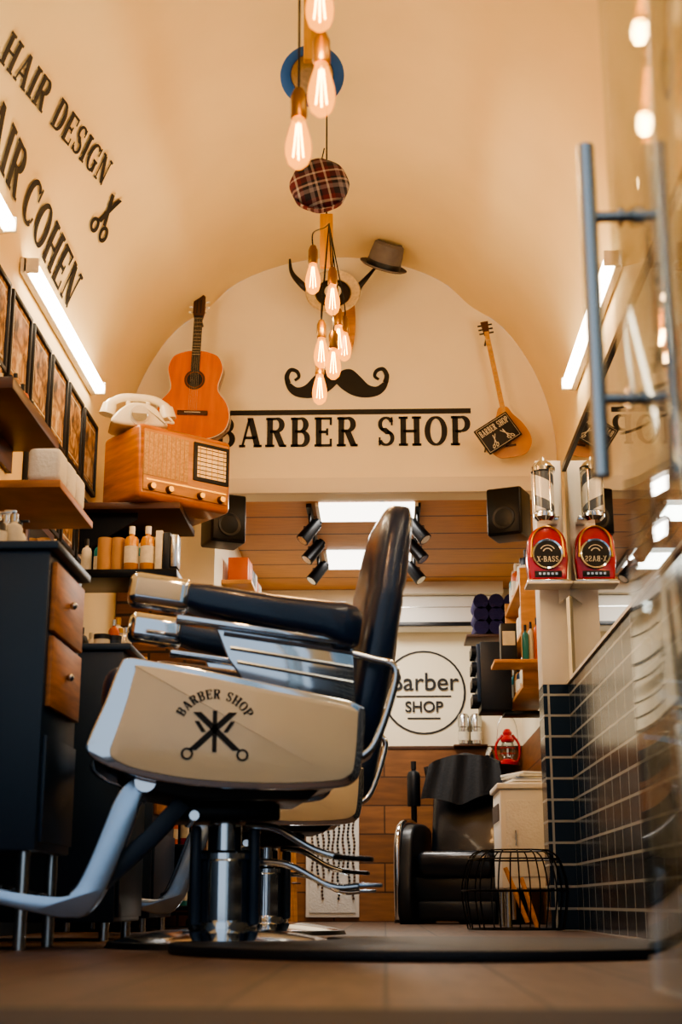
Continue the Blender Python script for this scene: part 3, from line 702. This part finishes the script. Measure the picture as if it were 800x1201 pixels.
strokes(b,[('a',0,0,.022,.022,20,160,.006,.006),('a',0,0,.038,.038,30,150,.005,.005)],lambda x,y:Vector((x,-.0615,.13+y)),label)
b.box((0,-.052,.026),(.13,.008,.03),decal,.003)
for i in range(5): b.box((-.04+.02*i,-.057,.026),(.012,.006,.012),steel)
b.box((0,0,-.006),(.2,.11,.012),chrome,.003)
b.build('jukebox_radio',jl)
b=B(); b.box((.005,.0,0),(.22,.15,.014),white,.003); b.prism([(0,0),(.1,0),(0,-.08)],.015,white,T(0.06,.07,0)@RX(90)); b.build('pillar_shelf',(jl.x,jl.y,jl.z-.02))
# ------------------------------------------------------------ right shelves in back room
b=B()
for z in(1.32,1.62,1.92): b.box((.885,8.68,z),(.19,1.06,.025),woodL,.003)
for y in(8.16,9.2): b.box((.885,y,1.65),(.19,.025,.7),woodL,.003)
b.build('wooden_wall_shelves')
b=B()
for z in(1.335,1.635,1.935):
    for i in range(10):
        bottle(b,.83+.06*random.random(),8.24+i*.1,z,.025+.01*random.random(),.16+.08*random.random(),random.choice(pal),random.choice([dark,label]),label,i%2==0)
b.build('shelf_products')
b=B(); c=PY(583,716,9.5)
for i in range(4):
    for j in range(3):
        b.cyl((c.x-.12+.1*i,9.3,1.87+.085*j),(c.x-.12+.1*i,9.62,1.87+.085*j),.05,purple,n=16)
b.box((c.x+.03,9.46,1.81),(.5,.34,.02),woodD,.003); b.build('rolled_towels')
b=B(); c=PY(590,795,8.9); b.box((.69,8.95,c.z),(.19,.3,.42),dark,.006)
b.box((.59,8.95,c.z+.02),(.03,.26,.36),navyP,.004)
for i in range(3):
    for j in range(4): b.cyl((.545,8.86+.09*i,c.z-.14+.1*j),(.62,8.86+.09*i,c.z-.14+.1*j),.034,dark,n=14)
b.box((.87,8.95,c.z-.22),(.26,.2,.02),dark,.003)
b.build('black_towel_holder')
b=B(); b.box((.78,8.0,1.41),(.34,.26,.02),woodL,.003); b.box((.7,8.0,1.53),(.09,.1,.21),dark,.004); b.box((.7,7.948,1.55),(.07,.004,.08),label)
for i in range(5): bottle(b,.79+.032*i,7.93+.02*(i%2),1.421,.018,.2+.02*i,[teal,label,orangeP,teal,navyP][i],dark)
b.build('corner_product_shelf')
b=B(); b.box((.42,YB-.11,2.17),(.78,.22,.24),white,.03,seg=3); b.box((.42,YB-.225,2.075),(.7,.01,.03),dark,.003); b.box((.42,YB-.222,2.2),(.72,.006,.004),steel)
b.box((.42,YB-.14,2.335),(.9,.28,.09),fascia,.004); b.build('air_conditioner')
b=B()
for x in(.575,.665):
    b.lathe([(0,0),(.033,0),(.038,.005),(.04,.1),(.036,.105),(.036,.12),(.041,.125),(.042,.2),(.03,.22),(0,.222)],steel,24,T(x,YB-.06,1.225)); b.lathe([(.041,.03),(.042,.09)],label,24,T(x,YB-.06,1.225))
b.box((.62,YB-.06,1.216),(.24,.12,.012),woodD,.002); b.build('steel_shakers')
b=B()
b.lathe([(0,0),(.07,0),(.075,.01),(.075,.05),(.05,.07),(.035,.075)],red,28); b.lathe([(.035,.075),(.052,.11),(.055,.14),(.04,.19),(.035,.2)],glass,24)
b.lathe([(.045,.195),(.05,.21),(.04,.23),(.03,.24),(.035,.26),(.02,.285),(0,.29)],red,28)
for sx_ in(-1,1): b.tube(cat([(sx_*.06,0,.04),(sx_*.082,0,.1),(sx_*.08,0,.18),(sx_*.035,0,.245)],5,False),.009,red)
for z in(.11,.15): b.tube([(.056*math.cos(a*.5),.056*math.sin(a*.5),z) for a in range(13)],.003,red,6,True)
b.tube(cat([(-.075,0,.2),(-.06,0,.33),(0,0,.4),(.06,0,.33),(.075,0,.2)],6,False),.003,steel,6)
b.cyl((0,0,.395),(0,.12,.43),.005,blackm,n=8); b.cyl((0,0,.09),(0,0,.15),.006,whitec,n=8)
b.build('red_hurricane_lantern',(.88,YB-.14,1.04))
# ------------------------------------------------------------ wash chair with basin and a cape draped over it
b=B()
b.box((0,0,.08),(.5,.5,.12),dark,.02); b.box((0,-.02,.36),(.5,.52,.16),blackL,.05,seg=4)
b.box((0,.02,.21),(.56,.5,.16),dark,.03)
b.box((0,.22,.6),(.48,.14,.46),blackL,.05,rot=(-14,0,0),seg=4)
for sx_ in(-1,1):
    pts=cat([(-.3,0,0),(-.3,.42,0),(-.22,.58,0),(.02,.62,0),(.26,.6,0),(.3,.5,0),(.28,0,0)],5)
    b.prism(pts,.09,dark,T(sx_*.31-.045,0,0)@RZ(90)@RX(90),.02,3)
    b.tube([(sx_*.36,y,z) for y,z,_ in cat([(-.3,.03,0),(-.31,.42,0),(-.23,.59,0),(.02,.635,0),(.26,.615,0)],5,False)],.02,chrome,10)
b.loft([[ (x*1.15*k_,y*k_+.38,z+.04) for x,y in [(.27*math.cos(a*math.pi/14),.24*math.sin(a*math.pi/14)) for a in range(28)]] for k_,z in((.45,.68),(.8,.74),(1,.86),(1.06,.97),(.98,.97),(.9,.9),(.6,.84),(.2,.82))],dark)
b.box((0,.5,.4),(.3,.24,.8),dark,.04); b.tube(cat([(.1,.6,.95),(.1,.6,1.1),(.1,.5,1.14),(.1,.42,1.08)],5,False),.016,chrome)
b.box((0,.17,1.0),(.28,.12,.1),dark,.035,seg=3)
nx,ny=22,16; vs=[]
for j in range(ny):
    t_=j/(ny-1)
    for i in range(nx):
        s_=i/(nx-1)*2-1; x=s_*(.2+.08*t_)
        if t_<.4: y=.42-.32*(t_/.4); z=1.07+.015*math.sin(6*s_+t_*5)
        else: y=.10-.06*(t_-.4)/.6+.02*math.sin(9*s_+1.5*t_); z=1.065-.33*(t_-.4)/.6*(1-.35*abs(s_+.1))
        z-=.06*abs(s_)**3; vs.append((x,y,z))
b.raw(vs,[(j*nx+i,j*nx+i+1,(j+1)*nx+i+1,(j+1)*nx+i) for j in range(ny-1) for i in range(nx-1)],capecl)
b.build('shampoo_wash_chair',(.5,9.45,0),-14)
b=B(); bottle(b,0,0,0,.045,.3,dark,dark); b.cyl((0,0,-.74),(0,0,0),.02,blackm); b.lathe([(0,0),(.14,0),(.14,.02),(0,.03)],blackm,28,T(0,0,-.76)); b.build('towel_steamer_stand',(.2,9.95,.76))
# ------------------------------------------------------------ white cabinet + wire table etc
b=B(); b.box((.79,8.15,.46),(.34,.5,.52),white,.01); b.box((.79,8.15,.735),(.37,.54,.03),white,.006)
for i in range(7): b.box((.615,8.15-.18+.06*i,.6),(.006,.03,.09),grey)
b.box((.79,7.895,.46),(.28,.006,.4),whitec,.002); b.cyl((.7,7.88,.42),(.7,7.88,.5),.005,steel)
for x in(.65,.92):
    for y in(7.95,8.35): b.cyl((x,y,0),(x,y,.2),.018,steel)
b.build('white_cabinet')
b=B()
for i in range(5): b.box((.8,8.15,.76+.014*i),(.24-.01*i,.3,.012),[label,whitec,steel][i%3],.002,rot=(0,0,i*5))
b.build('stacked_magazines')
b=B(); n=16
for k_ in range(n):
    a=2*math.pi*k_/n
    b.tube(cat([(.16*math.cos(a),.16*math.sin(a),.36),(.21*math.cos(a),.21*math.sin(a),.32),(.245*math.cos(a),.245*math.sin(a),.18),(.22*math.cos(a),.22*math.sin(a),.01)],4,False),.0035,blackm,6)
for r_,z in((.16,.36),(.21,.32),(.245,.18),(.22,.01)): b.tube([(r_*math.cos(2*math.pi*i/32),r_*math.sin(2*math.pi*i/32),z) for i in range(32)],.004,blackm,6,True)
b.build('wire_side_table',(.6,6.9,0))
b=B(); b.cyl((0,0,.03),(-.1,.06,.3),.012,woodL); b.cyl((.05,0,.0),(-.02,.06,.25),.012,woodL); b.build('wooden_sticks',(.72,7.6,.0))
pa=PY(360,905,YB);pb=PY(421,905,YB)
b=B(); b.box(((pa.x+pb.x)/2,YB-.04,.54),(pb.x-pa.x,.03,1.02),white,.004); b.box(((pa.x+pb.x)/2,YB-.06,.54),(pb.x-pa.x-.05,.012,.96),whitec,.003)
for i in range(9):
    x=pa.x+.05+.036*i
    for k_ in range(26+4*(i%3)): b.sph((x+.006*math.sin(k_*.7+i),YB-.075,.95-.024*k_),.009,decal if i%2 else woodD,n=8)
b.build('bead_curtain_panel')
b=B()
for i in range(16):
    a=i*2.4; r_=.02+.006*(i%4); b.cyl((r_*math.cos(a),r_*math.sin(a),0),(r_*2.2*math.cos(a)-.05,r_*2.2*math.sin(a),.62+.03*(i%3)),.011,woodL,n=8)
b.tube([(.05*math.cos(i*.4),.05*math.sin(i*.4),.25) for i in range(16)],.006,woodD,6,True)
b.build('bamboo_bundle',(-.6,9.6,0))
b=B(); b.box((-.83,8.9,.45),(.22,1.2,.9),navyP,.006); b.box((-.82,8.9,.91),(.25,1.24,.02),dark,.003)
for i in range(4): b.box((-.715,8.45+.3*i,.45),(.01,.28,.82),dark,.003); b.cyl((-.7,8.55+.3*i,.6),(-.7,8.55+.3*i,.75),.006,steel,n=8)
b.build('low_storage_unit')
b=B()
for i in range(14): bottle(b,-.88+.12*random.random(),8.4+.08*i,.922,.03,.2+.08*random.random(),random.choice(pal),dark,label)
b.build('hair_products')
b=B()
for i,z in enumerate((1.35,1.65,1.95)):
    b.box((-.86,8.9,z),(.18,1.3,.025),woodL,.003)
    for j in range(11): b.box((-.86,8.36+.11*j,z+.09),(.12,.07,.15+.02*(j%3)),random.choice(pal),.004)
b.build('stocked_wall_shelves')
# ------------------------------------------------------------ BARBER CHAIR
def barber_chair():
    b=B(); Y=.29
    prof=[(-.3,.785),(-.22,.775),(-.1,.757),(.1,.72),(.3,.682),(.355,.665),(.372,.64),(.36,.5),(.34,.45),(.28,.432),(.1,.425),(-.1,.432),(-.25,.455),(-.36,.49),(-.405,.525),(-.4,.56),(-.36,.66),(-.325,.76)]
    inn=[(-.265,.762),(-.1,.738),(.1,.70),(.3,.665),(.342,.65),(.348,.63),(.338,.5),(.32,.465),(.27,.45),(.1,.442),(-.1,.45),(-.25,.473),(-.325,.5),(-.34,.525),(-.33,.56),(-.3,.66),(-.28,.745)]
    P_=cat([(x,z,0) for x,z in prof],4); Q=cat([(x,z,0) for x,z in inn],4)
    for sg in(-1,1):
        b.prism(P_,.035,chrome,XZ(sg*Y+.0175),.006)
        b.prism(Q,.012,cream,XZ(sg*(Y+.02)+.006),.004)
    body=[(x*.96,(z-.6)*.9+.59) for x,z in prof]; b.prism(body,2*Y-.03,navyL,XZ(Y-.015),.01)
    b.prism([(-.32,.48),(.26,.44),(.22,.405),(-.1,.4),(-.26,.43)],.44,dark,XZ(.22),.01)
    b.box((.03,0,.715),(.56,.5,.11),navyL,.045,rot=(0,6,0),seg=4)
    b.box((-.31,0,.70),(.12,.52,.15),navyL,.055,rot=(0,6,0),seg=4)
    for sg in(-1,1):
        y=sg*Y; M=T(.105,y,.925)@RY(7)
        rings=[]
        for x,hw,hh,dz in((-.25,.035,.025,.012),(-.245,.05,.038,.01),(-.2,.056,.045,.006),(0,.058,.05,0),(.15,.06,.055,0),(.2,.06,.066,-.006),(.235,.055,.062,-.01),(.255,.035,.045,-.012)):
            ring=[]
            for k_ in range(28):
                a=2*math.pi*k_/28; ca_,sa_=math.cos(a),math.sin(a)
                ring.append((x,hw*math.copysign(abs(ca_)**.6,ca_),dz+hh*math.copysign(abs(sa_)**.6,sa_)))
            rings.append(ring)
        b.loft(rings,navyL,M)
        b.box((-.325,0,.008),(.18,.1,.095),chrome,.026,seg=4,t=M)
        b.box((-.33,sg*.052,.01),(.125,.004,.05),cream,.014,t=M)
        b.box((-.02,0,-.058),(.5,.075,.016),chrome,.004,t=M)
        st=[(-.055,.875),(.335,.83),(.345,.67),(.03,.72),(-.02,.79)]
        b.prism(st,.02,chrome,XZ(y+.01),.004)
        for i in range(3):
            t_=i/3; x0=-.035+.06*t_; z0=.86-.12*t_; b.tube([(x0,y+sg*.012,z0),(.335,y+sg*.012,.815-.13*t_)],.006,satin,8)
        b.tube(cat([(.33,y,.815),(.39,y,.80),(.46,y,.775),(.445,y,.68),(.40,y,.56),(.36,y,.52)],4,False),.012,chrome,10)
    rings=[]
    for t_,w,d in((0,.17,.03),(.015,.21,.05),(.06,.235,.058),(.3,.245,.062),(.6,.245,.06),(.64,.24,.054),(.68,.235,.06),(.85,.21,.056),(.94,.195,.05),(.985,.17,.038),(1,.13,.02)):
        z=.53+.775*t_; x=.365+.145*t_; ring=[]
        for k_ in range(40):
            a=2*math.pi*k_/40; ca_,sa_=math.cos(a),math.sin(a)
            ring.append((x+d*math.copysign(abs(ca_)**.55,ca_),w*math.copysign(abs(sa_)**.55,sa_),z-.16*(d*ca_)))
        rings.append(ring)
    b.loft(rings,navyL)
    b.box((.0,0,.375),(.3,.26,.05),blackm,.01); b.cyl((0,0,.1),(0,0,.38),.05,chrome,n=36); b.cyl((0,0,.04),(0,0,.27),.078,chrome,n=40)
    b.lathe([(.078,.27),(.086,.262),(.086,.245),(.078,.24)],chrome,40); b.lathe([(.078,.075),(.095,.07),(.1,.05),(.1,.04)],chrome,40)
    b.lathe([(0,.05),(.1,.052),(.2,.042),(.28,.028),(.315,.018),(.325,.0),(0,.0)],chrome,64)
    b.lathe([(.3,.02),(.33,.016),(.338,.0)],dark,64)
    for sx_ in(-1,1): b.box((sx_*.085,-.02,.2),(.03,.1,.28),navyP,.012)
    b.tube(cat([(.06,-.06,.34),(.14,-.12,.33),(.24,-.17,.27),(.32,-.2,.245)],5,False),.011,chrome,10); b.box((.35,-.21,.245),(.11,.05,.016),blackm,.006,rot=(0,4,-20))
    b.tube(cat([(.07,-.02,.24),(.18,-.06,.23),(.3,-.1,.17),(.38,-.12,.17)],5,False),.01,chrome,10); b.box((.41,-.13,.172),(.07,.035,.012),satin,.004)
    b.cyl((-.1,-.2,.36),(-.1,.2,.36),.014,chrome)
    for sg in(-1,1):
        y=sg*.21
        pts=cat([(-.23,.46,0),(-.275,.42,0),(-.31,.33,0),(-.355,.21,0),(-.395,.135,0),(-.44,.112,0),(-.52,.12,0),(-.66,.145,0)],5,False)
        w=[.04+.035*min(1,i/8) if i<24 else .062-.03*(i-24)/12 for i in range(len(pts))]
        b.strip([(p.x,p.y) for p in pts],w,.03,satin,XZ(y+.015),.005)
        b.cyl((-.24,y-.03,.45),(-.24,y+.03,.45),.03,chrome)
        b.strip([(-.13,.4),(-.22,.3),(-.34,.19),(-.42,.14)],.05,.02,navyP,XZ(y*.75+.01),.003)
    b.box((-.57,0,.142),(.15,.44,.018),satin,.006,rot=(0,11,0))
    for i in range(4): b.box((-.515-.035*i,0,.143+.007*i),(.012,.4,.014),dark,.003,rot=(0,11,0))
    b.cyl((-.37,-.21,.17),(-.37,.21,.17),.012,chrome); b.cyl((-.31,-.21,.32),(-.31,.21,.32),.012,chrome)
    for sg in(-1,1):
        yy=sg*(Y+.028); cx,cz,r0=-.055,.575,.098; tw=textw('BARBER SHOP',.14); fl=-sg
        def fm(x,y_):
            a=R(152-(x/tw)*124); rr=r0+y_*.026
            return Vector((cx+fl*rr*math.cos(a),yy,cz+rr*math.sin(a)))
        slab(b,'BARBER SHOP',fm,decal,.14)
        L=[('l',-.062,-.05,.05,.055,.016),('l',.062,-.05,-.05,.055,.016),('l',.0,-.055,.0,.06,.012),('l',-.05,.03,-.03,.0,.01),('l',.05,.03,.03,.0,.01),
           ('a',-.075,-.06,.014,.014,0,360,.006,.006),('a',.078,-.062,.014,.014,0,360,.006,.006)]
        strokes(b,L,lambda x,y_:Vector((cx+fl*x,yy,cz+.005+y_)),decal)
    return b.build('barber_chair',(-.47,4.32,0),10)
ch=barber_chair(); dup(ch,(-.5,6.2,0))
# mat with cut-out for the chair base
b=B(); mc_=Vector((.14,3.9)); cc=Vector((-.47,4.32)); rc=.345; rm=.7
def at(v): return math.atan2(v.y,v.x)
pts=[mc_+Vector((math.cos(2*math.pi*i/120),math.sin(2*math.pi*i/120)))*rm for i in range(120)]
ins=[(p-cc).length<rc for p in pts]; st=[i for i in range(120) if ins[i-1] and not ins[i]][0]
seq=[pts[(st+i)%120] for i in range(120) if not ins[(st+i)%120]]
am=at(mc_-cc)
def unw(a): 
    while a-am>math.pi:a-=2*math.pi
    while a-am<-math.pi:a+=2*math.pi
    return a
a0=unw(at(seq[-1]-cc));a1=unw(at(seq[0]-cc))
for i in range(1,24):
    a=a0+(a1-a0)*i/24; seq.append(cc+Vector((math.cos(a),math.sin(a)))*rc)
b.prism([(p.x,p.y) for p in seq],.025,rubber,None,.006); b.build('salon_floor_mat')
# ------------------------------------------------------------ glass door with handle
gx=.372
b=B(); b.box((gx,1.62,1.08),(.01,.98,2.14),glass,.001)
b.box((gx,1.17,.05),(.03,.08,.1),steel,.003)
b.cyl((gx,1.13,0),(gx,1.13,2.2),.02,steel)
for x in(gx-.055,gx+.055):
    b.cyl((x,2.0,.715),(x,2.0,1.245),.0135,steel,n=24)
for z in(.834,1.126):
    b.cyl((gx-.055,2.0,z),(gx+.055,2.0,z),.0085,steel,n=16)
    for sg in(-1,1): b.cyl((gx+sg*.006,2.0,z),(gx+sg*.012,2.0,z),.016,steel,n=20)
b.build('door_1')
# ------------------------------------------------------------ lights / world
w=bpy.data.worlds.new('World'); bpy.context.scene.world=w; w.use_nodes=True
bg=w.node_tree.nodes['Background']; bg.inputs[0].default_value=(.7,.84,1,1); bg.inputs[1].default_value=.8
def area(name,loc,rot,sx_,sy_,e,col):
    l=bpy.data.lights.new(name,'AREA'); l.shape='RECTANGLE'; l.size=sx_; l.size_y=sy_; l.energy=e; l.color=col
    o=bpy.data.objects.new(name,l); bpy.context.collection.objects.link(o); o.location=loc; o.rotation_euler=[R(a) for a in rot]; return o
area('panel_lamp_a',(-.09,8.27,ZC-.03),(0,0,0),.55,.36,20,(1,.93,.84)); area('panel_lamp_b',(-.09,9.5,ZC-.03),(0,0,0),.55,.48,28,(1,.93,.84))
# ------------------------------------------------------------ camera
cam=bpy.data.cameras.new('camera'); co=bpy.data.objects.new('camera',cam); bpy.context.collection.objects.link(co)
cam.sensor_fit='VERTICAL'; cam.sensor_height=36; cam.sensor_width=24; cam.lens=F/1201*36
co.matrix_world=Matrix(((right.x,up.x,-fwd.x,0),(right.y,up.y,-fwd.y,0),(right.z,up.z,-fwd.z,HC),(0,0,0,1)))
cam.dof.use_dof=True; cam.dof.focus_distance=7.0; cam.dof.aperture_fstop=3.6; cam.clip_start=.05
bpy.context.scene.camera=co
try: bpy.context.scene.view_settings.look='AgX - Medium High Contrast'
except Exception: pass
